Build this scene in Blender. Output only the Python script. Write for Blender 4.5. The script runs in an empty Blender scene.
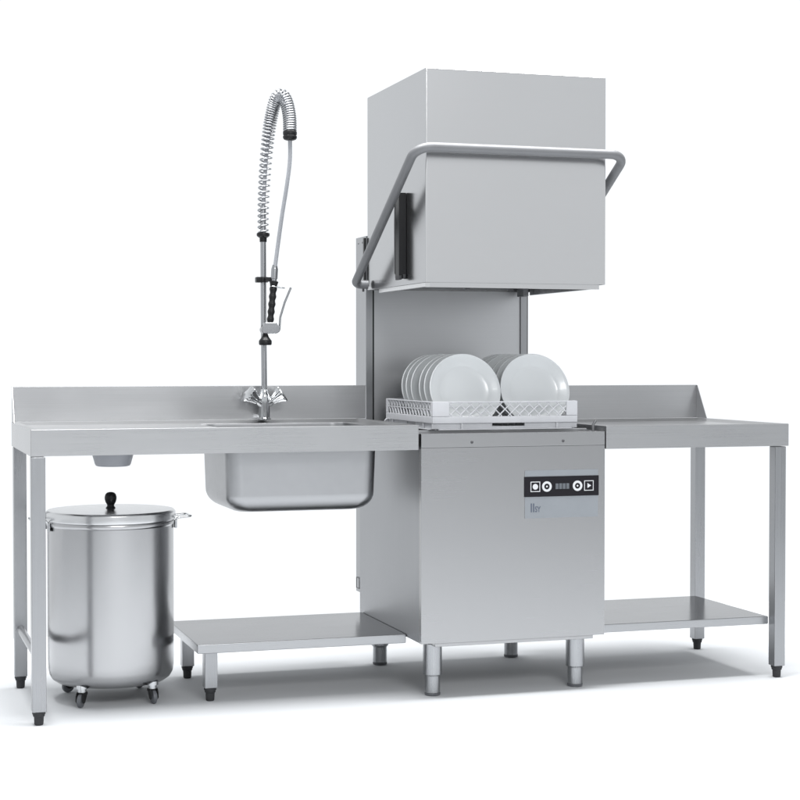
import bpy, bmesh, math, random
from mathutils import Vector, Matrix, Quaternion
random.seed(7)
PI = math.pi
R = math.radians
sc = bpy.context.scene
COL = sc.collection

# ------------------------------------------------------------------ materials
def new_mat(name):
    m = bpy.data.materials.new(name); m.use_nodes = True
    nt = m.node_tree
    return m, nt, nt.nodes['Principled BSDF']

def steel(name, col=(.56, .57, .585), rough=.24, grain='x', amt=.05, bump=.03, rvar=.05):
    m, nt, b = new_mat(name)
    N, L = nt.nodes, nt.links
    b.inputs['Metallic'].default_value = 1
    tc = N.new('ShaderNodeTexCoord'); mp = N.new('ShaderNodeMapping')
    L.new(tc.outputs['Object'], mp.inputs['Vector'])
    s = {'x': (3, 420, 420), 'z': (420, 420, 3), 'y': (420, 3, 420), 'n': (30, 30, 30)}[grain]
    mp.inputs['Scale'].default_value = s
    n1 = N.new('ShaderNodeTexNoise'); n1.inputs['Scale'].default_value = 1; n1.inputs['Detail'].default_value = 3
    L.new(mp.outputs['Vector'], n1.inputs['Vector'])
    n2 = N.new('ShaderNodeTexNoise'); n2.inputs['Scale'].default_value = 2.6; n2.inputs['Detail'].default_value = 4
    L.new(tc.outputs['Object'], n2.inputs['Vector'])
    add = N.new('ShaderNodeMath'); add.operation = 'ADD'
    L.new(n1.outputs['Fac'], add.inputs[0]); L.new(n2.outputs['Fac'], add.inputs[1])
    mr = N.new('ShaderNodeMapRange'); mr.inputs['From Min'].default_value = .6; mr.inputs['From Max'].default_value = 1.4
    mr.inputs['To Min'].default_value = 1 - amt; mr.inputs['To Max'].default_value = 1 + amt
    L.new(add.outputs[0], mr.inputs['Value'])
    mx = N.new('ShaderNodeMix'); mx.data_type = 'RGBA'; mx.blend_type = 'MULTIPLY'; mx.inputs['Factor'].default_value = 1
    mx.inputs['A'].default_value = (*col, 1)
    L.new(mr.outputs['Result'], mx.inputs['B'])
    L.new(mx.outputs['Result'], b.inputs['Base Color'])
    mr2 = N.new('ShaderNodeMapRange'); mr2.inputs['From Min'].default_value = .6; mr2.inputs['From Max'].default_value = 1.4
    mr2.inputs['To Min'].default_value = rough - rvar; mr2.inputs['To Max'].default_value = rough + rvar
    L.new(add.outputs[0], mr2.inputs['Value']); L.new(mr2.outputs['Result'], b.inputs['Roughness'])
    if bump:
        bp = N.new('ShaderNodeBump'); bp.inputs['Strength'].default_value = bump; bp.inputs['Distance'].default_value = .001
        L.new(n1.outputs['Fac'], bp.inputs['Height']); L.new(bp.outputs['Normal'], b.inputs['Normal'])
    return m

def plain(name, col, rough=.5, metal=0, coat=0, var=.06, scale=14, bump=.0):
    m, nt, b = new_mat(name)
    N, L = nt.nodes, nt.links
    b.inputs['Roughness'].default_value = rough; b.inputs['Metallic'].default_value = metal
    b.inputs['Coat Weight'].default_value = coat; b.inputs['Coat Roughness'].default_value = .04
    tc = N.new('ShaderNodeTexCoord'); n = N.new('ShaderNodeTexNoise')
    n.inputs['Scale'].default_value = scale; n.inputs['Detail'].default_value = 4
    L.new(tc.outputs['Object'], n.inputs['Vector'])
    mr = N.new('ShaderNodeMapRange'); mr.inputs['From Min'].default_value = .3; mr.inputs['From Max'].default_value = .7
    mr.inputs['To Min'].default_value = 1 - var; mr.inputs['To Max'].default_value = 1 + var
    L.new(n.outputs['Fac'], mr.inputs['Value'])
    mx = N.new('ShaderNodeMix'); mx.data_type = 'RGBA'; mx.blend_type = 'MULTIPLY'; mx.inputs['Factor'].default_value = 1
    mx.inputs['A'].default_value = (*col, 1); L.new(mr.outputs['Result'], mx.inputs['B'])
    L.new(mx.outputs['Result'], b.inputs['Base Color'])
    if bump:
        bp = N.new('ShaderNodeBump'); bp.inputs['Strength'].default_value = bump; bp.inputs['Distance'].default_value = .002
        L.new(n.outputs['Fac'], bp.inputs['Height']); L.new(bp.outputs['Normal'], b.inputs['Normal'])
    return m

M = dict(
    panel=steel('brushed_panel_steel', (.355, .358, .363), .27, 'x', .008, 0, .006),
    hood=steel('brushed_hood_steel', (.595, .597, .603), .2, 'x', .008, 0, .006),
    trim=steel('brushed_trim_steel', (.37, .373, .378), .27, 'x', .008, 0, .006),
    hoodside=steel('brushed_hood_side_steel', (.43, .434, .442), .2, 'x', .03, .02),  # hood steel again, shading of the side faces put into a darker colour
    side=steel('polished_side_steel', (.33, .336, .348), .40, 'z', .03, .02),
    inner=steel('inner_panel_steel', (.50, .506, .517), .36, 'x', .04, .03),
    table=steel('brushed_table_steel', (.42, .424, .431), .29, 'x', .026, .012),
    splash=steel('backsplash_steel', (.43, .434, .442), .33, 'x', .06, .04),
    leg=steel('brushed_leg_steel', (.325, .331, .342), .3, 'z', .06, .05),
    shelf=steel('shelf_steel', (.115, .119, .125), .18, 'x', .04, .025, .04),  # for top faces, colour darkened to hold down their grazing reflection
    edge=steel('shelf_edge_steel', (.36, .366, .376), .3, 'x', .04, .02),
    bowl=steel('pressed_bowl_steel', (.345, .35, .36), .36, 'n', .03, .0),
    bin=steel('polished_bin_steel', (.41, .413, .42), .24, 'n', .012, 0, .03),
    tray=steel('worktop_tray_steel', (.30, .304, .31), .34, 'x', .04, .02),  # for upward faces, colour darkened to subdue the lamp glint
    lid=steel('bin_lid_steel', (.58, .585, .592), .24, 'n', .02, .0, .03),
    tube=plain('satin_handle_tube', (.185, .189, .197), .55, metal=.55, var=.03),
    foot=steel('turned_foot_steel', (.35, .358, .37), .27, 'z', .08, .05),
    chrome=steel('chrome_plate', (.54, .55, .56), .07, 'n', .01, .0, .02),
    spring=steel('spring_wire_steel', (.34, .348, .362), .25, 'n', .02, .0),
    hose=plain('grey_hose', (.28, .29, .31), .4),
    black=plain('black_plastic', (.007, .0072, .008), .38, bump=.05),
    rubber=plain('black_rubber', (.03, .031, .034), .6, bump=.1),
    dark=plain('dark_tank', (.05, .05, .055), .4),
    greyp=plain('grey_chute_plastic', (.27, .28, .305), .45),
    rack=plain('light_grey_rack_plastic', (.47, .478, .50), .42, bump=.03),
    china=plain('white_glazed_china', (.50, .518, .528), .24, coat=.25, var=.02, scale=5),
    label=plain('blue_grey_label', (.212, .229, .248), .4, var=.03),
    screen=plain('black_panel_film', (.012, .011, .014), .22),
    white=plain('white_print', (.55, .56, .575), .5, var=.02),
    dim=plain('dim_display', (.10, .11, .125), .3),
    ink=plain('dark_grey_print', (.07, .085, .12), .5),
    caster=plain('grey_caster_wheel', (.10, .105, .115), .45),
    under=plain('sound_deadened_underside', (.05, .05, .052), .7),  # dark colour put on undersides to deepen the floor shadow
    white_floor=plain('white_studio_floor', (.585, .60, .617), .8, var=.01, scale=.8),
)
for k, v in (('screen', .18), ('black', .28), ('rubber', .3)):
    M[k].node_tree.nodes['Principled BSDF'].inputs['Specular IOR Level'].default_value = v
# ------------------------------------------------------------------ objects
def rootloc(o):
    v = Vector((0, 0, 0))
    while o is not None:
        v += o.location; o = o.parent
    return v

def obj(name, bm, mat, parent=None, smooth=38, label=None, solid=0, loc=None):
    """bm is in world coordinates (unless loc given: then around loc)"""
    bmesh.ops.recalc_face_normals(bm, faces=bm.faces[:]) if not solid else None
    off = rootloc(parent) if parent else (loc or Vector((0, 0, 0)))
    bm.transform(Matrix.Translation(-Vector(off)))
    me = bpy.data.meshes.new(name); bm.to_mesh(me); bm.free()
    for p in me.polygons: p.use_smooth = True
    me.set_sharp_from_angle(angle=R(smooth))
    me.materials.append(mat)
    o = bpy.data.objects.new(name, me); COL.objects.link(o)
    if parent: o.parent = parent
    elif loc: o.location = loc
    if label: o['label'] = label
    if solid:
        md = o.modifiers.new('sheet', 'SOLIDIFY'); md.thickness = abs(solid); md.offset = -1 if solid > 0 else 1
    wn = o.modifiers.new('true_flats', 'WEIGHTED_NORMAL'); wn.keep_sharp = True; wn.weight = 70
    return o

def thing(name, label, cat, loc=(0, 0, 0), group=None):
    o = bpy.data.objects.new(name, None); COL.objects.link(o)
    o.empty_display_size = .1
    o.location = loc; o['label'] = label; o['category'] = cat
    if group: o['group'] = group
    return o

# ------------------------------------------------------------------ shapes
def add_box(bm, x0, x1, y0, y1, z0, z1, bev=0, seg=2):
    vs = [bm.verts.new((x, y, z)) for x in (x0, x1) for y in (y0, y1) for z in (z0, z1)]
    f = [(0, 1, 3, 2), (4, 6, 7, 5), (0, 4, 5, 1), (2, 3, 7, 6), (0, 2, 6, 4), (1, 5, 7, 3)]
    fs = [bm.faces.new([vs[i] for i in q]) for q in f]
    if bev:
        es = list({e for q in fs for e in q.edges})
        bmesh.ops.bevel(bm, geom=es, offset=bev, segments=seg, profile=.5, affect='EDGES')
    return bm

def box(*a, **k): return add_box(bmesh.new(), *a, **k)

def frame(d):
    d = Vector(d).normalized()
    a = Vector((0, 0, 1)) if abs(d.z) < .9 else Vector((1, 0, 0))
    u = d.cross(a).normalized()
    return d, u, d.cross(u).normalized()

def add_lathe(bm, prof, base=(0, 0, 0), axis=(0, 0, 1), n=32, flute=0, amp=0):
    """prof: (r, h) pairs along axis"""
    d, u, w = frame(axis); base = Vector(base)
    rings = []
    for r, h in prof:
        if r < 1e-6:
            rings.append([bm.verts.new(base + d * h)]); continue
        ring = []
        for i in range(n):
            a = 2 * PI * i / n
            rr = r * (1 + (amp * math.cos(flute * a) if flute else 0))
            ring.append(bm.verts.new(base + d * h + (u * math.cos(a) + w * math.sin(a)) * rr))
        rings.append(ring)
    for A, B in zip(rings, rings[1:]):
        if len(A) == 1 and len(B) == 1: continue
        for i in range(n):
            j = (i + 1) % n
            if len(A) == 1: bm.faces.new((A[0], B[i], B[j]))
            elif len(B) == 1: bm.faces.new((A[i], A[j], B[0]))
            else: bm.faces.new((A[i], A[j], B[j], B[i]))
    for ring, last in ((rings[0], 0), (rings[-1], 1)):
        if len(ring) > 1: bm.faces.new(ring if last else ring[::-1])
    return bm

def lathe(*a, **k): return add_lathe(bmesh.new(), *a, **k)

def catmull(P, k=8, closed=False):
    P = [Vector(p) for p in P]; out = []
    n = len(P)
    for i in range(n - 1):
        a = P[max(i - 1, 0)]; b = P[i]; c = P[i + 1]; d = P[min(i + 2, n - 1)]
        for j in range(k):
            t = j / k
            out.append(.5 * ((2 * b) + (c - a) * t + (2 * a - 5 * b + 4 * c - d) * t * t + (3 * b - a - 3 * c + d) * t ** 3))
    out.append(P[-1]); return out

def fillet(P, r, k=8):
    """polyline with rounded corners"""
    P = [Vector(p) for p in P]; out = [P[0]]
    for a, b, c in zip(P, P[1:], P[2:]):
        u = (a - b).normalized(); v = (c - b).normalized()
        ang = u.angle(v); t = min(r / math.tan(ang / 2), (a - b).length * .49, (c - b).length * .49)
        rr = t * math.tan(ang / 2)
        bis = (u + v).normalized(); cen = b + bis * (rr / math.sin(ang / 2))
        s = b + u * t - cen; e = b + v * t - cen
        tot = s.angle(e); ax = s.cross(e).normalized()
        for i in range(k + 1):
            out.append(cen + Quaternion(ax, tot * i / k) @ s)
    out.append(P[-1]); return out

def add_tube(bm, P, r, n=12, cap=True):
    P = [Vector(p) for p in P]
    rad = r if callable(r) else (lambda t: r)
    T = [((P[min(i + 1, len(P) - 1)] - P[max(i - 1, 0)]).normalized()) for i in range(len(P))]
    d, u, w = frame(T[0]); rings = []
    for i, p in enumerate(P):
        if i:
            q = T[i - 1].rotation_difference(T[i]); u = q @ u
        t = T[i]; u = (u - t * u.dot(t)).normalized(); w = t.cross(u)
        rr = rad(i / (len(P) - 1))
        rings.append([bm.verts.new(p + (u * math.cos(2 * PI * k / n) + w * math.sin(2 * PI * k / n)) * rr) for k in range(n)])
    for A, B in zip(rings, rings[1:]):
        for i in range(n):
            j = (i + 1) % n; bm.faces.new((A[i], A[j], B[j], B[i]))
    if cap:
        bm.faces.new(rings[0][::-1]); bm.faces.new(rings[-1])
    return bm

def tube(*a, **k): return add_tube(bmesh.new(), *a, **k)

def add_prism(bm, pts, ax, a, b):
    """polygon pts (2D) extruded along ax from a to b"""
    def mk(p, v):
        return {'x': (v, p[0], p[1]), 'y': (p[0], v, p[1]), 'z': (p[0], p[1], v)}[ax]
    A = [bm.verts.new(mk(p, a)) for p in pts]; B = [bm.verts.new(mk(p, b)) for p in pts]
    bm.faces.new(A[::-1]); bm.faces.new(B)
    n = len(pts)
    for i in range(n):
        j = (i + 1) % n; bm.faces.new((A[i], A[j], B[j], B[i]))
    return bm

def prism(*a): return add_prism(bmesh.new(), *a)

def rrect(x0, x1, y0, y1, r, k=6):
    pts = []
    for cx, cy, a0 in ((x1 - r, y1 - r, 0), (x0 + r, y1 - r, 90), (x0 + r, y0 + r, 180), (x1 - r, y0 + r, 270)):
        for i in range(k + 1):
            a = R(a0 + 90 * i / k); pts.append((cx + r * math.cos(a), cy + r * math.sin(a)))
    return pts

def face_mat(o, m, test):
    o.data.materials.append(m); i = len(o.data.materials) - 1
    for p in o.data.polygons:
        if test(p.normal): p.material_index = i
    return o
def dark_below(o):  # paints downward faces dark so the shade beneath is deeper
    o.data.materials.append(M['under'])
    for p in o.data.polygons:
        if p.normal.z < -.9: p.material_index = 1
    return o

# ------------------------------------------------------------------ floor
def sheet(name, x0, x1, y0, y1, z, mat):
    bm = bmesh.new()
    bm.faces.new([bm.verts.new(p) for p in ((x0, y0, z), (x1, y0, z), (x1, y1, z), (x0, y1, z))])
    o = obj(name, bm, mat); o['kind'] = 'structure'; return o
W, D = .632, .685          # dishwasher width and depth
ZT, ZB = .845, .18         # top and bottom of its cabinet
sheet('floor', -9, 9, -16, 1.62, 0, M['white_floor'])

# ------------------------------------------------------------------ hood dishwasher
dw = thing('hood_dishwasher', 'tall stainless steel hood dishwasher with raised square hood and bent tube handle', 'dishwasher', (W / 2, D / 2, 0))
# cabinet: front panel, sides, back and a recessed deck
bm = bmesh.new()
add_box(bm, 0, W, .0006, .02, ZB, .800, .0009)
cab_front = obj('front_panel', bm, M['panel'], dw)
obj('top_trim', box(0, W, 0, .02, .8006, ZT, .0014), M['trim'], dw)
for x in (.17, .484):
    obj('screw', lathe([(0, .004), (.0025, .0038), (.0042, .0025), (.005, 0)], (x, .0002, .816), (0, -1, 0), 14), M['dark'], dw)
bm = bmesh.new()
add_box(bm, 0.0005, .018, .0205, D, ZB, ZT - .001, .0015)
obj('side_panel', bm, M['side'], dw)
obj('side_panel', box(W - .018, W - .0005, .0205, D, ZB, ZT - .001, .0015), M['side'], dw)
obj('rear_panel', box(.019, W - .019, D - .02, D - .001, ZB, ZT - .002, .001), M['side'], dw)
obj('wash_tank', box(.0185, W - .0185, .0208, D - .0205, ZB + .005, ZT - .022, .002), M['dark'], dw)
for y in (.10, .52):
    obj('rack_rail', box(.02, W - .02, y, y + .012, ZT - .021, ZT + .0065, .002), M['inner'], dw)
obj('guide_peg', tube([(.612, .05, ZT - .02), (.612, .05, ZT + .02), (.622, .05, ZT + .034)], .0045, 10), M['tube'], dw)
dark_below(obj('base_skirt', box(.05, W - .035, .012, D - .02, ZB - .013, ZB - .0005, .002), M['panel'], dw))
for x, y in ((.067, .086), (W - .067, .086), (.067, .66), (W - .067, .66)):
    lg = obj('leg', lathe([(.020, .010), (.0245, .010), (.0245, .062), (.0262, .066), (.0300, .068), (.0305, .072), (.0305, ZB - .013)], (x, y, 0), n=36), M['foot'], dw)
    obj('foot_ring', lathe([(.019, 0), (.0245, .001), (.0255, .004), (.0255, .0085), (.0235, .0098), (.019, .0098)], (x, y, 0), n=36), M['caster'], lg)
# column behind the hood
post_prof = [(.6865, .250), (.770, .250), (.770, 1.512), (.645, 1.512), (.645, .8455), (.6865, .8455)]
for x0, x1 in ((.012, .036), (W - .036, W - .012)):
    po = obj('column_post', prism(post_prof, 'x', x0, x1), M['leg'], dw)
    if x0 < .1:
        bx = bmesh.new(); add_box(bx, .0085, .0115, .715, .758, .262, .302, .001)
        obj('socket_plate', bx, M['leg'], po)
        bx = bmesh.new()
        for a in ((.0075, .0086, .718, .756, .299, .3012), (.0075, .0086, .718, .756, .2625, .2647), (.0075, .0086, .7535, .756, .2648, .2989), (.0075, .0086, .718, .7205, .2648, .2989)): add_box(bx, *a)
        obj('socket_outline', bx, M['dark'], po)
        for yy in (.740, .690):
            obj('rivet', lathe([(0, .002), (.003, .0015), (.004, 0)], (.012, yy, 1.492), (-1, 0, 0), 10), M['tube'], po)
for x0, x1 in ((.0365, .0425), (W - .0115, W - .0075)):
    obj('seal_strip', box(x0, x1, .648, .70, .8455, 1.50), M['black'], dw)
obj('seal_strip', box(.0055, .0115, .6455, .66, 1.335, 1.505), M['black'], dw)
obj('back_panel', box(.043, W - .0365, .652, .668, .8455, 1.50, .001), M['inner'], dw)
# hood, open below
HX0, HX1, HY0, HY1, HZ0, HZ1 = .0147, W, 0, .639, 1.322, 1.994
bm = box(HX0, HX1, HY0, HY1, HZ0, HZ1)
bot = [f for f in bm.faces if f.calc_center_median().z < HZ0 + .001]
es = [e for e in bm.edges if not all(abs(v.co.z - HZ0) < 1e-5 for v in e.verts)]
bmesh.ops.delete(bm, geom=bot, context='FACES_ONLY')
bmesh.ops.bevel(bm, geom=[e for e in bm.edges if e.is_valid and not e.is_boundary], offset=.0035, segments=3, profile=.5, affect='EDGES')
bmesh.ops.recalc_face_normals(bm, faces=bm.faces[:])
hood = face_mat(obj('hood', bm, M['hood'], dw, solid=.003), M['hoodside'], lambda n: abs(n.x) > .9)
bm = bmesh.new()
i = .020
add_prism(bm, [(HX0 + i - .004, HY0 + .006), (HX1 - i, HY0 + .006), (HX1 - i, HY0 + .016), (HX0 + .0165, HY0 + .016), (HX0 + .0165, HY0 + i - .0005), (HX0 + .006, HY0 + i - .0005)], 'z', HZ0 - .0155, HZ0 + .02)
add_box(bm, HX0 + .006, HX0 + .016, HY0 + i, HY1 - .12, HZ0 - .014, HZ0 + .02, .002)
add_box(bm, HX1 - .030, HX1 - .020, HY0 + i, HY1 - .06, HZ0 - .014, HZ0 + .02, .002)
obj('hood_rim', bm, M['hood'], hood)
obj('inner_ceiling', box(HX0 + .004, HX1 - .004, HY0 + .004, HY1 - .004, HZ0 + .28, HZ0 + .284), M['inner'], hood)
obj('rinse_bolt', lathe([(.0, .0), (.009, .001), (.009, .014), (.005, .018), (.005, .03)], (.20, .12, HZ0 - .016), (0, 0, 1), 12), M['dark'], hood)
obj('slide_block', box(W - .062, W - .040, .56, .62, HZ0 - .018, HZ0 + .03, .003), M['tube'], hood)
# tube handle round three sides
hp = [(.005, .602, 1.338), (-.040, .608, 1.340), (-.040, -.068, 1.7365), (.672, -.068, 1.7365), (.672, .608, 1.340), (W + .002, .602, 1.338)]
hp = [(.006, .600, 1.3395)] + hp[1:5] + [(W + .001, .600, 1.3395)]
handle = obj('handle', tube(fillet(hp, .055, 10), .015, 18), M['tube'], dw)
obj('pivot_bolt', lathe([(0, 0), (.004, 0), (.004, .03), (0, .03)], (-.010, .605, 1.315), (0, 0, 1), 10), M['dark'], handle)
# black handle guide on the side of the hood
gd = obj('handle_guide', prism([(.196, 1.352), (.236, 1.346), (.236, 1.590), (.226, 1.612), (.196, 1.620)], 'x', -.011, .0135), M['black'], dw)
obj('guide_cover', prism([(.238, 1.358), (.2405, 1.358), (.2405, 1.585), (.238, 1.585)], 'x', -.0135, .012), M['leg'], gd)
bm = bmesh.new()
for x, dz in ((-.0115, 0), (.002, .004)):
    add_box(bm, x, x + .010, .192, .234, 1.338 + dz, 1.3515 + dz, .002)
obj('guide_end', bm, M['rubber'], gd)
# control panel
cp = obj('control_panel', box(.351, .607, -.0010, .0004, .568, .722), M['label'], dw)
obj('button_film', box(.349, .609, -.0022, -.001, .637, .702), M['screen'], cp)
def ring_bm(x, z, r0, r1, y0=-.0036, y1=-.0024, n=32):
    bm = bmesh.new()
    o = [[bm.verts.new((x + rr * math.cos(2 * PI * k / n), y, z + rr * math.sin(2 * PI * k / n))) for k in range(n)] for rr in (r0, r1) for y in (y0, y1)]
    for k in range(n):
        j = (k + 1) % n
        for A, B in ((o[0], o[2]), (o[2], o[3]), (o[3], o[1]), (o[1], o[0])): bm.faces.new((A[k], A[j], B[j], B[k]))
    return bm
def frame_bm(bm, x, z, h, t, y0=-.0036, y1=-.0024):
    add_box(bm, x - h, x + h, y0, y1, z + h - t, z + h); add_box(bm, x - h, x + h, y0, y1, z - h, z - h + t)
    add_box(bm, x - h, x - h + t, y0, y1, z - h + t, z + h - t); add_box(bm, x + h - t, x + h, y0, y1, z - h + t, z + h - t)
    return bm
bm = frame_bm(bmesh.new(), .386, .6695, .0165, .0022); add_lathe(bm, [(0, 0), (.0092, 0), (.0092, .0012), (0, .0012)], (.386, -.0024, .6695), (0, -1, 0), 24)
obj('power_button', bm, M['white'], cp)
for x in (.4262, .5335):
    rb = ring_bm(x, .6695, .0095, .0168); add_lathe(rb, [(0, 0), (.003, 0), (.003, .001), (0, .001)], (x, -.0024, .6695), (0, -1, 0), 12)
    obj('round_button', rb, M['white'], cp)
bm = frame_bm(bmesh.new(), .5735, .6695, .0165, .0022); add_prism(bm, [(.5685, .6615), (.5685, .6775), (.5815, .6695)], 'y', -.0036, -.0024)
obj('start_button', bm, M['white'], cp)
bm = bmesh.new()
for k in range(4): add_box(bm, .4565 + k * .0125, .4665 + k * .0125, -.0034, -.0024, .6605, .6785)
obj('display', bm, M['dim'], cp)
def text_bm(s, x, z, h, y, sx=1.0):
    cu = bpy.data.curves.new('t', 'FONT'); cu.body = s; cu.size = h; cu.extrude = .0003; cu.offset = h * .012
    o = bpy.data.objects.new('t', cu); COL.objects.link(o)
    dg = bpy.context.evaluated_depsgraph_get(); me = bpy.data.meshes.new_from_object(o.evaluated_get(dg))
    bm = bmesh.new(); bm.from_mesh(me)
    bpy.data.objects.remove(o); bpy.data.curves.remove(cu); bpy.data.meshes.remove(me)
    bm.transform(Matrix.Translation((x, y, z)) @ Matrix.Rotation(PI / 2, 4, 'X') @ Matrix.Diagonal((sx, 1, 1, 1)))
    return bm
bm = bmesh.new()
for s, x, h in (('I', .3690, .040), ('I', .3770, .040), ('SY', .3850, .026)):
    t = text_bm(s, x, .588, h, -.0014, .8 if s == 'I' else .72)
    me = bpy.data.meshes.new('t'); t.to_mesh(me); t.free(); bm.from_mesh(me); bpy.data.meshes.remove(me)
obj('logo_lettering', bm, M['ink'], cp)

# ------------------------------------------------------------------ square legs shared by the tables
def square_leg(parent, x, y, ztop, foot_h=.040, s=.0205):
    lg = obj('leg', box(x - s, x + s, y - s, y + s, foot_h, ztop, .0025), M['leg'], parent)
    bm = lathe([(0, 0), (.0115, 0), (.0135, .003), (.0145, foot_h * .6), (.0175, foot_h * .68), (.0175, foot_h * .80), (.0195, foot_h * .82), (.0195, foot_h - .0005), (0, foot_h - .0005)], (x, y, 0), n=20)
    obj('foot', bm, M['rubber'], lg)
    return lg

def table_top(bm, x0, x1, y0, y1, z0, z1, hole=None, rim=.012, rear=.04, dip=.009, side_l=.02, side_r=.02, slope=.022):
    """sheet: skirt, raised rim, sunken tray with an optional hole (open below)"""
    def ring(a, b, c, d, z): return [bm.verts.new(p) for p in ((a, c, z), (b, c, z), (b, d, z), (a, d, z))]
    r0 = ring(x0, x1, y0, y1, z0); r1 = ring(x0, x1, y0, y1, z1)
    r2 = ring(x0 + side_l, x1 - side_r, y0 + rim, y1 - rear, z1)
    ix0, ix1, iy0, iy1 = x0 + side_l + slope, x1 - side_r - slope, y0 + rim + .014, y1 - rear - .026
    for A, B in ((r0, r1), (r1, r2)):
        for i in range(4):
            j = (i + 1) % 4; bm.faces.new((A[i], A[j], B[j], B[i]))
    zt = z1 - dip
    xs = [ix0] + ([hole[0], hole[1]] if hole else []) + [ix1]; ys = [iy0] + ([hole[2], hole[3]] if hole else []) + [iy1]
    g = [[bm.verts.new((x, y, zt)) for x in xs] for y in ys]
    for j in range(len(ys) - 1):
        for i in range(len(xs) - 1):
            if hole and i == 1 and j == 1: continue
            bm.faces.new((g[j][i], g[j][i + 1], g[j + 1][i + 1], g[j + 1][i]))
    # slopes from rim to tray
    bm.faces.new([r2[0], r2[1]] + g[0][::-1]); bm.faces.new([r2[2], r2[3]] + g[-1])
    bm.faces.new([r2[1], r2[2]] + [row[-1] for row in g[::-1]]); bm.faces.new([r2[3], r2[0]] + [row[0] for row in g])
    bmesh.ops.recalc_face_normals(bm, faces=bm.faces[:])
    es = [e for e in bm.edges if all(v in r1 for v in e.verts) or (e.verts[0] in r0 + r1 and e.verts[1] in r0 + r1 and not e.is_boundary)]
    bmesh.ops.bevel(bm, geom=es, offset=.0022, segments=2, profile=.5, affect='EDGES')
    return bm

# ------------------------------------------------------------------ sink table on the left
HL = .8735
LX0, LX1, LY0, LY1 = -1.206, -.0095, -.004, .643
st = thing('sink_table', 'long stainless steel sink table with pressed bowl left of the dishwasher', 'sink table', (-.6, .32, 0))
BX0, BX1, BY0, BY1 = -.604, -.112, .08, .50
face_mat(obj('tabletop', table_top(bmesh.new(), LX0, LX1, LY0, LY1, HL - .079, HL, (BX0, BX1, BY0, BY1)), M['table'], st, solid=.0015), M['tray'], lambda n: n.z > .5)
SP = .989
bm = bmesh.new()
add_box(bm, LX0 + .001, LX1 + .0175, LY1 - .004, LY1 - .001, HL + .0005, SP, .001)
add_box(bm, LX0 + .001, LX1 + .0175, LY1 - .0008, LY1 + .018, SP - .004, SP, .001)
bs = obj('backsplash', bm, M['splash'], st)
for x in (LX0 + .001,):
    obj('splash_end', prism([(LY1 - .0045, HL + .0006), (LY1 - .0045, SP - .0005), (LY1 - .012, SP - .0005), (LY1 - .085, HL + .0006)], 'x', x, x + .002), M['splash'], bs)
# bowl
bm = bmesh.new()
prev = None
zb = .601; rb = .055
secs = [(HL - .0092, 0)] + [(HL - .02, .0)] + [(zb + rb, .006)]
for k in range(1, 9):
    a = k / 8 * PI / 2
    secs.append((zb + rb - rb * math.sin(a), .006 + rb * (1 - math.cos(a))))
rings = []
for z, ins in secs:
    r = max(.045 - ins * .2, .02) if ins < .03 else .05
    rings.append([bm.verts.new((x, y, z)) for x, y in rrect(BX0 + ins, BX1 - ins, BY0 + ins, BY1 - ins, .048, 8)])
for A, B in zip(rings, rings[1:]):
    for i in range(len(A)):
        j = (i + 1) % len(A); bm.faces.new((A[i], A[j], B[j], B[i]))
bm.faces.new(rings[-1])
bmesh.ops.recalc_face_normals(bm, faces=bm.faces[:])
bowl = obj('sink_bowl', bm, M['bowl'], st, solid=.0012, smooth=60)
obj('drain', lathe([(.045, -.004), (.045, -.001), (.0, -.001), (.0, .004), (.04, .004)], (-.37, .29, zb + .003), n=24), M['chrome'], bowl)
# scrap chute
obj('scrap_chute', lathe([(.060, .7955), (.066, .7955), (.0655, .786), (.056, .752), (.053, .7465), (.047, .7445), (.043, .7445), (.047, .752), (.055, .786)], (-.926, .28, 0), n=36), M['greyp'], st)
for x, y in ((LX0 + .0225, LY0 + .0235), (LX0 + .0225, LY1 - .032)):
    lg = square_leg(st, x, y, HL - .0815)
obj('stretcher', tube([(LX0 + .0225, LY0 + .045, .195), (LX0 + .0225, LY1 - .0535, .195)], .0125, 16), M['leg'], st)

# ------------------------------------------------------------------ side table on the right
HR = .8625
RX0, RX1, RY0, RY1 = W + .0015, 1.308, -.0068, .6365
rt = thing('side_table', 'stainless steel outlet table with lower shelf right of the dishwasher', 'table', (.97, .32, 0))
face_mat(obj('tabletop', table_top(bmesh.new(), RX0, RX1, RY0, RY1, HR - .075, HR), M['table'], rt, solid=.0015), M['tray'], lambda n: n.z > .5)
SR = .985
bm = bmesh.new()
add_box(bm, RX0 + .012, RX1 - .010, RY1 - .004, RY1 - .001, HR + .0005, SR, .001)
add_box(bm, RX0 + .012, RX1 - .010, RY1 - .0008, RY1 + .018, SR - .004, SR, .001)
bs = obj('backsplash', bm, M['splash'], rt)
obj('splash_end', prism([(RY1 - .0045, HR + .0006), (RY1 - .0045, SR - .0005), (RY1 - .010, SR - .0005), (RY1 - .085, HR + .0006)], 'x', RX1 - .012, RX1 - .010), M['splash'], bs)
for x, y in ((RX1 - .0265, RY0 + .027), (RX1 + .001, RY1 - .035)):
    square_leg(rt, min(x, RX1 - .0205), y, HR - .0775)
bm = box(RX0 + .001, RX1 - .048, .040, .560, .1785, .2055, .0025)
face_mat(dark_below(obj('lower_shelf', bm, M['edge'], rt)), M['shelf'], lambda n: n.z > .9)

# ------------------------------------------------------------------ low shelf on the left
ls = thing('low_shelf', 'low stainless steel undershelf on two short legs beneath the sink bowl', 'shelf', (-.34, .4, 0))
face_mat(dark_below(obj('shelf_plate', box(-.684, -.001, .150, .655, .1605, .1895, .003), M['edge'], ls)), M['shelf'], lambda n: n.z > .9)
for x, y in ((-.632, .215), (-.630, .615)):
    square_leg(ls, x, y, .160, foot_h=.042)

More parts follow.
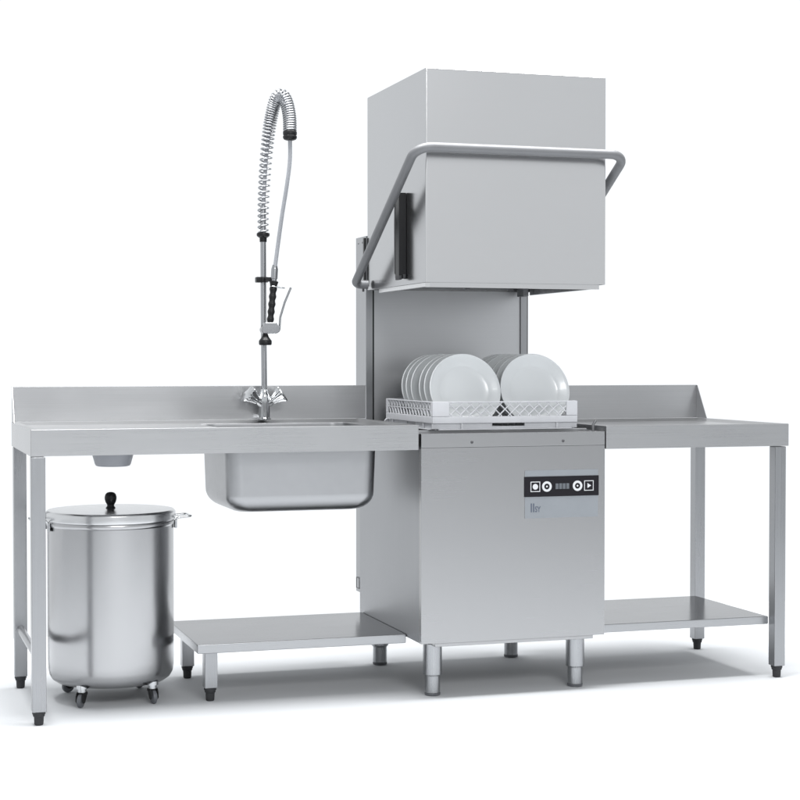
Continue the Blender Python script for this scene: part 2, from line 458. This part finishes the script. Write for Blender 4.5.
# ------------------------------------------------------------------ waste bin on castors
BX, BY, BR = -.9215, .365, .1985
wb = thing('waste_bin', 'round polished steel waste bin on castors with flat lid under the sink table', 'bin', (BX, BY, 0))
prof = [(0, .056), (.150, .0565), (.172, .0605), (.186, .070), (.194, .084), (.1975, .104), (.1985, .134), (BR, .553), (.2005, .5545), (.2025, .558), (.2030, .562), (.2025, .566), (.2005, .5695), (.1995, .571), (.1995, .578), (.196, .580), (.196, .5), (0, .5)]
dark_below(obj('drum', lathe(prof, (BX, BY, 0), n=96), M['bin'], wb))
lid = obj('lid', lathe([(0, .582), (.198, .582), (.2002, .572), (.2040, .5715), (.2048, .574), (.2048, .594), (.202, .598), (.1985, .6015), (.192, .6022), (.12, .6042), (0, .605)], (BX, BY, 0), n=96), M['lid'], wb)
obj('knob', lathe([(0, 0), (.0165, 0), (.0150, .003), (.0115, .008), (.0110, .011), (.0130, .015), (.0165, .021), (.0190, .030), (.0192, .037), (.0170, .045), (.012, .0505), (.006, .0525), (0, .053)], (BX, BY, .604), n=24), M['black'], lid)
for s in (-1, 1):
    x = BX + s * .2
    pts = fillet([(x, BY - .045, .553), (x + s * .003, BY - .045, .573), (x + s * .052, BY - .045, .577), (x + s * .052, BY + .045, .577), (x + s * .003, BY + .045, .573), (x, BY + .045, .553)], .012, 6)
    h = obj('handle', tube(pts, .0032, 10), M['chrome'], wb)
    for yy in (-.045, .045):
        obj('handle_bracket', box(x - .004 if s > 0 else x - .003, x + .003 if s > 0 else x + .004, BY + yy - .011, BY + yy + .011, .541, .566, .0015), M['foot'], h)
for ax, ay, yaw in ((-.108, -.126, .5), (.110, -.130, -.15), (-.112, .126, 1.1), (.118, .134, .8)):
    cx, cy = BX + ax, BY + ay
    c = obj('castor', lathe([(0, .046), (.014, .046), (.014, .057), (.019, .058), (.019, .070), (0, .070)], (cx, cy, 0), n=20), M['chrome'], wb)
    d = Vector((math.sin(yaw), math.cos(yaw), 0)); s = Vector((d.y, -d.x, 0)); ctr = Vector((cx, cy, 0)) - d * .012
    bm = bmesh.new()
    for q in (-1, 1):
        b2 = bmesh.new(); add_prism(b2, [(-.013, .021), (-.004, .014), (.006, .016), (.024, .040), (.022, .046), (-.006, .046), (-.012, .036)], 'y', q * .011 - .0015, q * .011 + .0015)
        b2.transform(Matrix(((d.x, s.x, 0, ctr.x), (d.y, s.y, 0, ctr.y), (0, 0, 1, 0), (0, 0, 0, 1))))
        me = bpy.data.meshes.new('t'); b2.to_mesh(me); b2.free(); bm.from_mesh(me); bpy.data.meshes.remove(me)
    add_lathe(bm, [(.017, 0), (.017, .006), (0, .006)], (cx, cy, .0405), n=16)
    obj('fork', bm, M['black'], c)
    wc = ctr + Vector((0, 0, .0215)) - s * .009
    obj('wheel', lathe([(0, 0), (.008, 0), (.009, .002), (.017, .002), (.0205, .004), (.0215, .009), (.0205, .014), (.017, .016), (.009, .016), (.008, .018), (0, .018)], wc, s, 28), M['caster'], c)

# ------------------------------------------------------------------ pre-rinse spray tap
TX, TY, TZ = -.369, .58, HL + .0008
tp = thing('spray_tap', 'tall chrome pre-rinse spray tap with coiled spring hose on the sink table', 'tap', (TX, TY, TZ))
mix = obj('mixer_body', lathe([(0, 0), (.023, 0), (.023, .004), (.0185, .008), (.0185, .045), (.0200, .058), (.0200, .075), (.0185, .085), (.0145, .094), (.0135, .104), (0, .104)], (TX, TY, TZ), n=32), M['chrome'], tp)
for s in (-1, 1):
    ax = Vector((s * .76, -.22, .56)).normalized(); b0 = Vector((TX, TY, TZ + .046))
    st_ = obj('valve_neck', lathe([(0, .0), (.0125, .0), (.0125, .026), (.0105, .030), (.0105, .040), (0, .04)], b0, ax, 20), M['chrome'], tp)
    obj('tap_knob', lathe([(0, .032), (.012, .032), (.0135, .037), (.016, .045), (.021, .057), (.0265, .068), (.028, .073), (.0265, .077), (.018, .0785), (0, .080)], b0, ax, 50, flute=5, amp=.13), M['chrome'], st_)
obj('riser_pipe', tube([(TX, TY, TZ + .10), (TX - .002, TY, 1.20), (-.372, TY, 1.500), (-.372, TY, 1.60)], .0098, 20), M['foot'], tp)
spath = catmull([(-.372, .58, 1.500), (-.372, .58, 1.569), (-.369, .58, 1.654), (-.362, .58, 1.756), (-.354, .567, 1.856), (-.343, .555, 1.925), (-.335, .543, 1.957), (-.325, .530, 1.968), (-.314, .518, 1.962), (-.3055, .505, 1.934), (-.301, .492, 1.889), (-.303, .480, 1.840)], 14)
# resample by arc length, then wind the coil with a pitch that tightens in the bow
acc = [0]
for a, b in zip(spath, spath[1:]): acc.append(acc[-1] + (b - a).length)
Ltot = acc[-1]
def along(s):
    s = min(max(s, 0), Ltot)
    for i in range(len(acc) - 1):
        if acc[i + 1] >= s: break
    t = (s - acc[i]) / max(acc[i + 1] - acc[i], 1e-9)
    return spath[i].lerp(spath[i + 1], t), (spath[min(i + 1, len(spath) - 1)] - spath[max(i - 1, 0)]).normalized()
coil = []; s = 0; ph = 0; u = Vector((1, 0, 0)); tprev = None
stepn = 16
while s < Ltot:
    p, t = along(s)
    if tprev is not None: u = tprev.rotation_difference(t) @ u
    tprev = t; u = (u - t * u.dot(t)).normalized(); w = t.cross(u)
    rad = .0165 + .004 * min(1, s / (Ltot * .6))
    coil.append(p + (u * math.cos(ph) + w * math.sin(ph)) * rad)
    f = s / Ltot
    pitch = .0190 if f < .42 else (.0190 + (.0082 - .0190) * min(1, (f - .42) / .2))
    ph += 2 * PI / stepn; s += pitch / stepn
obj('spring', tube(coil, .0029, 8), M['spring'], tp, smooth=80)
hose_pts = [spath[i] for i in range(40, len(spath), 4)]
hose = obj('hose', tube([(-.372, .58, 1.59)] + hose_pts + catmull([(-.303, .480, 1.838), (-.303, .480, 1.82), (-.302, .485, 1.747), (-.310, .495, 1.665), (-.323, .510, 1.565), (-.334, .525, 1.465), (-.343, .530, 1.390)], 8), .0068, 14), M['hose'], tp, smooth=80)
obj('hose_collar', lathe([(0, 0), (.012, 0), (.020, .003), (.0235, .008), (.0235, .014), (.0215, .017), (.0235, .020), (.0235, .028), (.020, .034), (.010, .036), (0, .036)], (-.303, .480, 1.812), (0, 0, 1), 28), M['black'], tp)
obj('spring_seat', lathe([(0, 0), (.012, 0), (.0125, .014), (.0165, .016), (.0215, .020), (.0225, .025), (.0215, .030), (.014, .032), (0, .032)], (-.372, .58, 1.478), n=28), M['black'], tp)
# bracket that holds the gun to the riser
bm = bmesh.new()
add_lathe(bm, [(0, -.009), (.018, -.009), (.019, -.006), (.019, .006), (.018, .009), (0, .009)], (-.3735, .58, 1.350), n=20)
add_box(bm, -.3735, -.352, .535, .575, 1.343, 1.357, .002)
add_box(bm, -.399, -.380, .563, .590, 1.340, 1.359, .003)
obj('hook_bracket', bm, M['black'], tp)
g0, g1 = Vector((-.346, .532, 1.344)), Vector((-.360, .532, 1.200)); gd_ = (g1 - g0); gl = gd_.length
grip_prof = [(0, 0), (.012, .0)]
for k in range(41):
    t = k / 40; grip_prof.append((.0118 + .0014 * math.cos(2 * PI * t * 5.5) - .001 * t + (.002 if t < .12 else 0), .002 + t * (gl - .004)))
grip_prof += [(0, gl)]
gun = obj('spray_gun', lathe(grip_prof, g0, gd_, 24), M['black'], tp)
obj('swivel_joint', lathe([(0, 0), (.0095, 0), (.0095, .006), (.0115, .007), (.0115, .040), (.010, .045), (.008, .054), (0, .054)], (-.346, .532, 1.3445), (.06, 0, 1), 20), M['foot'], gun)
obj('hang_ring', tube([Vector((-.334, .528, 1.323)) + Vector((.024 * math.cos(a), .012 * math.sin(a), -.003 * math.cos(a))) for a in [2 * PI * k / 30 for k in range(31)]], .0016, 8), M['chrome'], gun)
bm = prism([(-.388, 1.1665), (-.393, 1.176), (-.393, 1.184), (-.384, 1.191), (-.381, 1.204), (-.341, 1.204), (-.337, 1.190), (-.329, 1.186), (-.329, 1.174), (-.340, 1.1665)], 'y', .516, .548)
bmesh.ops.bevel(bm, geom=bm.edges[:], offset=.0032, segments=3, profile=.5, affect='EDGES')
obj('valve_block', bm, M['leg'], gun)
obj('spray_head', lathe([(0, .0), (.008, .0), (.010, .006), (.0125, .012), (.0185, .020), (.0215, .024), (.0215, .034), (.0195, .0385), (0, .0385)], (-.3765, .532, 1.166), (0, 0, -1), 28, flute=14, amp=.02), M['black'], gun)
obj('trigger', tube(fillet([(-.345, .532, 1.172), (-.328, .532, 1.174), (-.325, .530, 1.222), (-.3105, .526, 1.272), (-.2905, .520, 1.322)], .012, 5), .0036, 10), M['foot'], gun)

# ------------------------------------------------------------------ dish rack
KX0, KX1, KY0, KY1, KZ = .058, .560, .058, .560, ZT + .0072
dr = thing('dish_rack', 'square light grey plastic dish rack with lattice sides on the dishwasher deck', 'dish rack', (.309, .309, KZ))
def wall(side):
    """one side of the rack built in local (s along, o outward inset, z) then mapped"""
    parts = bmesh.new(); L_ = KX1 - KX0
    def bx(s0, s1, o0, o1, z0, z1, bev=.001):
        if side == 'f': add_box(parts, KX0 + s0, KX0 + s1, KY0 + o0, KY0 + o1, KZ + z0, KZ + z1, bev)
        if side == 'b': add_box(parts, KX0 + s0, KX0 + s1, KY1 - o1, KY1 - o0, KZ + z0, KZ + z1, bev)
        if side == 'l': add_box(parts, KX0 + o0, KX0 + o1, KY0 + s0, KY0 + s1, KZ + z0, KZ + z1, bev)
        if side == 'r': add_box(parts, KX1 - o1, KX1 - o0, KY0 + s0, KY0 + s1, KZ + z0, KZ + z1, bev)
    def bar(s0, z0, s1, z1, r=.0021):
        def mp(s, z):
            o = .004
            return {'f': (KX0 + s, KY0 + o, KZ + z), 'b': (KX0 + s, KY1 - o, KZ + z), 'l': (KX0 + o, KY0 + s, KZ + z), 'r': (KX1 - o, KY0 + s, KZ + z)}[side]
        add_tube(parts, [mp(s0, z0), mp(s1, z1)], r, 6)
    e = .0 if side in 'fb' else .0085
    bx(e, L_ - e, 0, .008, .0215, .0435, .002)            # solid band
    g0, g1 = (.205, .318) if side in 'fb' else (.195, .285)
    z0s, z1s = (.0095, .0212)
    bx(e, g0, .006, .0105, .004, .0213, .0005); bx(g1, L_ - e, .006, .0105, .004, .0213, .0005)
    bx(g0, g1, .006, .0105, .004, .0115, .0005)
    bx(e + .02, L_ - e - .02, -.001, .0110, .0, .0038, .001)   # bottom flange
    for s in (.10, .43): bx(s - .003, s + .003, .0005, .0058, .004, .0212, .0005)
    cw = .056 if side in 'fb' else .012
    bx(e, e + cw, 0, .007, .0437, .092, .002); bx(L_ - e - cw * .7, L_ - e, 0, .007, .0437, .092, .002)
    bx(e + cw + .0003, L_ - e - cw * .7 - .0003, .0005, .0065, .0875, .092, .0012)   # top rim
    a, b = e + cw, L_ - e - cw * .7
    n = 12 if side in 'fb' else 15
    pitch = (b - a) / n
    if side in 'fb':
        k2 = 1.35
        for k in range(-2, n):
            s0, s1 = a + k * pitch, a + (k + k2) * pitch
            zz0, zz1 = .0440, .0875
            def clip(sA, zA, sB, zB):
                pts = []
                t0 = max(0, (a - sA) / (sB - sA)) if sB > sA else max(0, (sA - b) / (sA - sB))
                t1 = min(1, (b - sA) / (sB - sA)) if sB > sA else min(1, (sA - a) / (sA - sB))
                if t1 - t0 > .02: bar(sA + (sB - sA) * t0, zA + (zB - zA) * t0, sA + (sB - sA) * t1, zA + (zB - zA) * t1)
            clip(s0, zz0, s1, zz1); clip(s1, zz0, s0, zz1)
    else:
        for k in range(n + 1):
            s0 = a + k * pitch
            bar(s0, .0435, min(s0 + pitch * .5, b), .066, .0026); bar(min(s0 + pitch * .5, b), .066, s0, .0876, .0026)
            bar(max(s0 - pitch * .5, a), .066, s0, .0876, .0018)
        bx(a, b, .002, .006, .0645, .0675, .0008)
    return parts
for s in 'fblr': obj('rack_side', wall(s), M['rack'], dr)
bm = bmesh.new()
for k in range(13):
    p = KX0 + .015 + k * (KX1 - KX0 - .03) / 12
    add_box(bm, p - .003, p + .003, KY0 + .0115, KY1 - .0115, KZ + .0003, KZ + .0035)
    q = KY0 + .015 + k * (KY1 - KY0 - .03) / 12
    add_box(bm, KX0 + .0115, KX1 - .0115, q - .003, q + .003, KZ + .0038, KZ + .0062)
obj('base_grid', bm, M['rack'], dr)
plate_y = [.118, .173, .228, .315, .365, .415]
for cx in (.185, .425):
    for dx in (-.05, .05):
        for y in plate_y:
            obj('peg', lathe([(.0035, 0), (.003, .05), (.0015, .056), (0, .057)], (cx + dx, y + .030, KZ + .006), (0, .2, 1), 8), M['rack'], dr)
obj('carry_loop', tube([Vector((.047, .50, KZ + .012)) + Vector((-.012 * math.cos(a), 0, .012 * math.sin(a))) for a in [-2.2 + 4.4 * k / 20 for k in range(21)]], .0022, 8), M['rack'], dr)

# ------------------------------------------------------------------ plates
PR = .1215
pprof = [(0, .0), (.060, .0), (.080, -.0004), (.0855, -.0040), (.098, -.0085), (.110, -.0128), (.1165, -.0152), (.1185, -.0168), (.1205, -.0168), (PR, -.0150), (PR, -.0125), (.1195, -.0108), (.112, -.0085), (.098, -.0035), (.089, .0018), (.084, .0052), (.070, .0056), (.068, .0078), (.064, .0078), (.063, .0050), (0, .0048)]
tilt = R(15)
def plate_loc(cx, y): return (cx, y, KZ + .0066 + PR * math.cos(tilt) + .0005)
base = obj('dinner_plate', lathe(pprof, (0, 0, 0), (0, 1, 0), 96), M['china'])
order = ['front', 'second from the front', 'third from the front', 'fourth from the front', 'fifth from the front', 'rearmost']
first = True
for row, cx in (('left', .186), ('right', .428)):
    for k, y in enumerate(plate_y):
        o = base if first else base.copy()
        if not first: COL.objects.link(o)
        first = False
        o.location = plate_loc(cx + random.uniform(-.0015, .0015), y)
        o.rotation_euler = (-tilt + random.uniform(-.025, .025), random.uniform(0, 6.2), random.uniform(-.02, .02))
        o.rotation_mode = 'XYZ'
        # spin about its own axis, then tilt back
        m = Matrix.Rotation(-tilt + random.uniform(-.02, .02), 4, 'X') @ Matrix.Rotation(random.uniform(0, 6), 4, 'Y')
        o.rotation_euler = m.to_euler()
        adj = {'front': 'shown full face', 'rearmost': 'nearest the panel'}.get(order[k], 'half hidden')
        o['label'] = f'white plate, {order[k]} in the {row} row of the rack, {adj}'
        o['category'] = 'plate'; o['group'] = 'white plates standing in the dish rack'

# ------------------------------------------------------------------ light
w = bpy.data.worlds.new('World'); sc.world = w; w.use_nodes = True
N, L = w.node_tree.nodes, w.node_tree.links
bg = N['Background']
tc = N.new('ShaderNodeTexCoord'); sx = N.new('ShaderNodeSeparateXYZ'); L.new(tc.outputs['Generated'], sx.inputs[0])
# a white studio: dimmed overhead, a little dimmer towards the camera side
up = N.new('ShaderNodeMapRange'); up.inputs['From Min'].default_value = .42; up.inputs['From Max'].default_value = .8
up.inputs['To Min'].default_value = 0; up.inputs['To Max'].default_value = -.45
L.new(sx.outputs['Z'], up.inputs['Value'])
fr = N.new('ShaderNodeMapRange'); fr.inputs['From Min'].default_value = -1; fr.inputs['From Max'].default_value = .3
fr.inputs['To Min'].default_value = .87; fr.inputs['To Max'].default_value = 1.06
L.new(sx.outputs['Y'], fr.inputs['Value'])
ad = N.new('ShaderNodeMath'); ad.operation = 'ADD'; L.new(up.outputs[0], ad.inputs[0]); L.new(fr.outputs[0], ad.inputs[1])
L.new(ad.outputs[0], bg.inputs['Strength'])
bg.inputs['Color'].default_value = (.96, .985, 1.01, 1)

def area(name, loc, tgt, size, power):
    l = bpy.data.lights.new(name, 'AREA'); l.shape = 'RECTANGLE'; l.size, l.size_y = size; l.energy = power
    o = bpy.data.objects.new(name, l); COL.objects.link(o); o.location = loc
    o.rotation_euler = (Vector(tgt) - Vector(loc)).to_track_quat('-Z', 'Y').to_euler()
    return o
area('key_softbox', (-.55, -4.5, 3.05), (.3, .1, .9), (.55, .4), 9)
area('overhead_softbox', (0, .05, 4.9), (0, .3, .0), (4.6, 2.2), 620)
area('front_softbox', (-.4, -6.2, 3.6), (-.4, -6.0, 0), (2.5, 2.5), 270)  # added fill light, brightens the floor mirrored in the cabinet front

# ------------------------------------------------------------------ camera
cam = bpy.data.cameras.new('camera'); co = bpy.data.objects.new('camera', cam); COL.objects.link(co)
co.location = (-1.6786, -5.0056, 1.0733)
co.rotation_euler = (PI / 2 - .0231, 0, -.3109)
cam.sensor_width = 36; cam.lens = 36 * 1679.92 / 800; cam.clip_end = 500; cam.clip_start = .05
sc.camera = co
sc.render.resolution_x = sc.render.resolution_y = 1024
sc.view_settings.view_transform = 'Standard'; sc.view_settings.look = 'None'; sc.view_settings.exposure = 0; sc.view_settings.gamma = 1
sc.render.engine = 'CYCLES'
sc.cycles.max_bounces = 10; sc.cycles.glossy_bounces = 6; sc.cycles.diffuse_bounces = 4
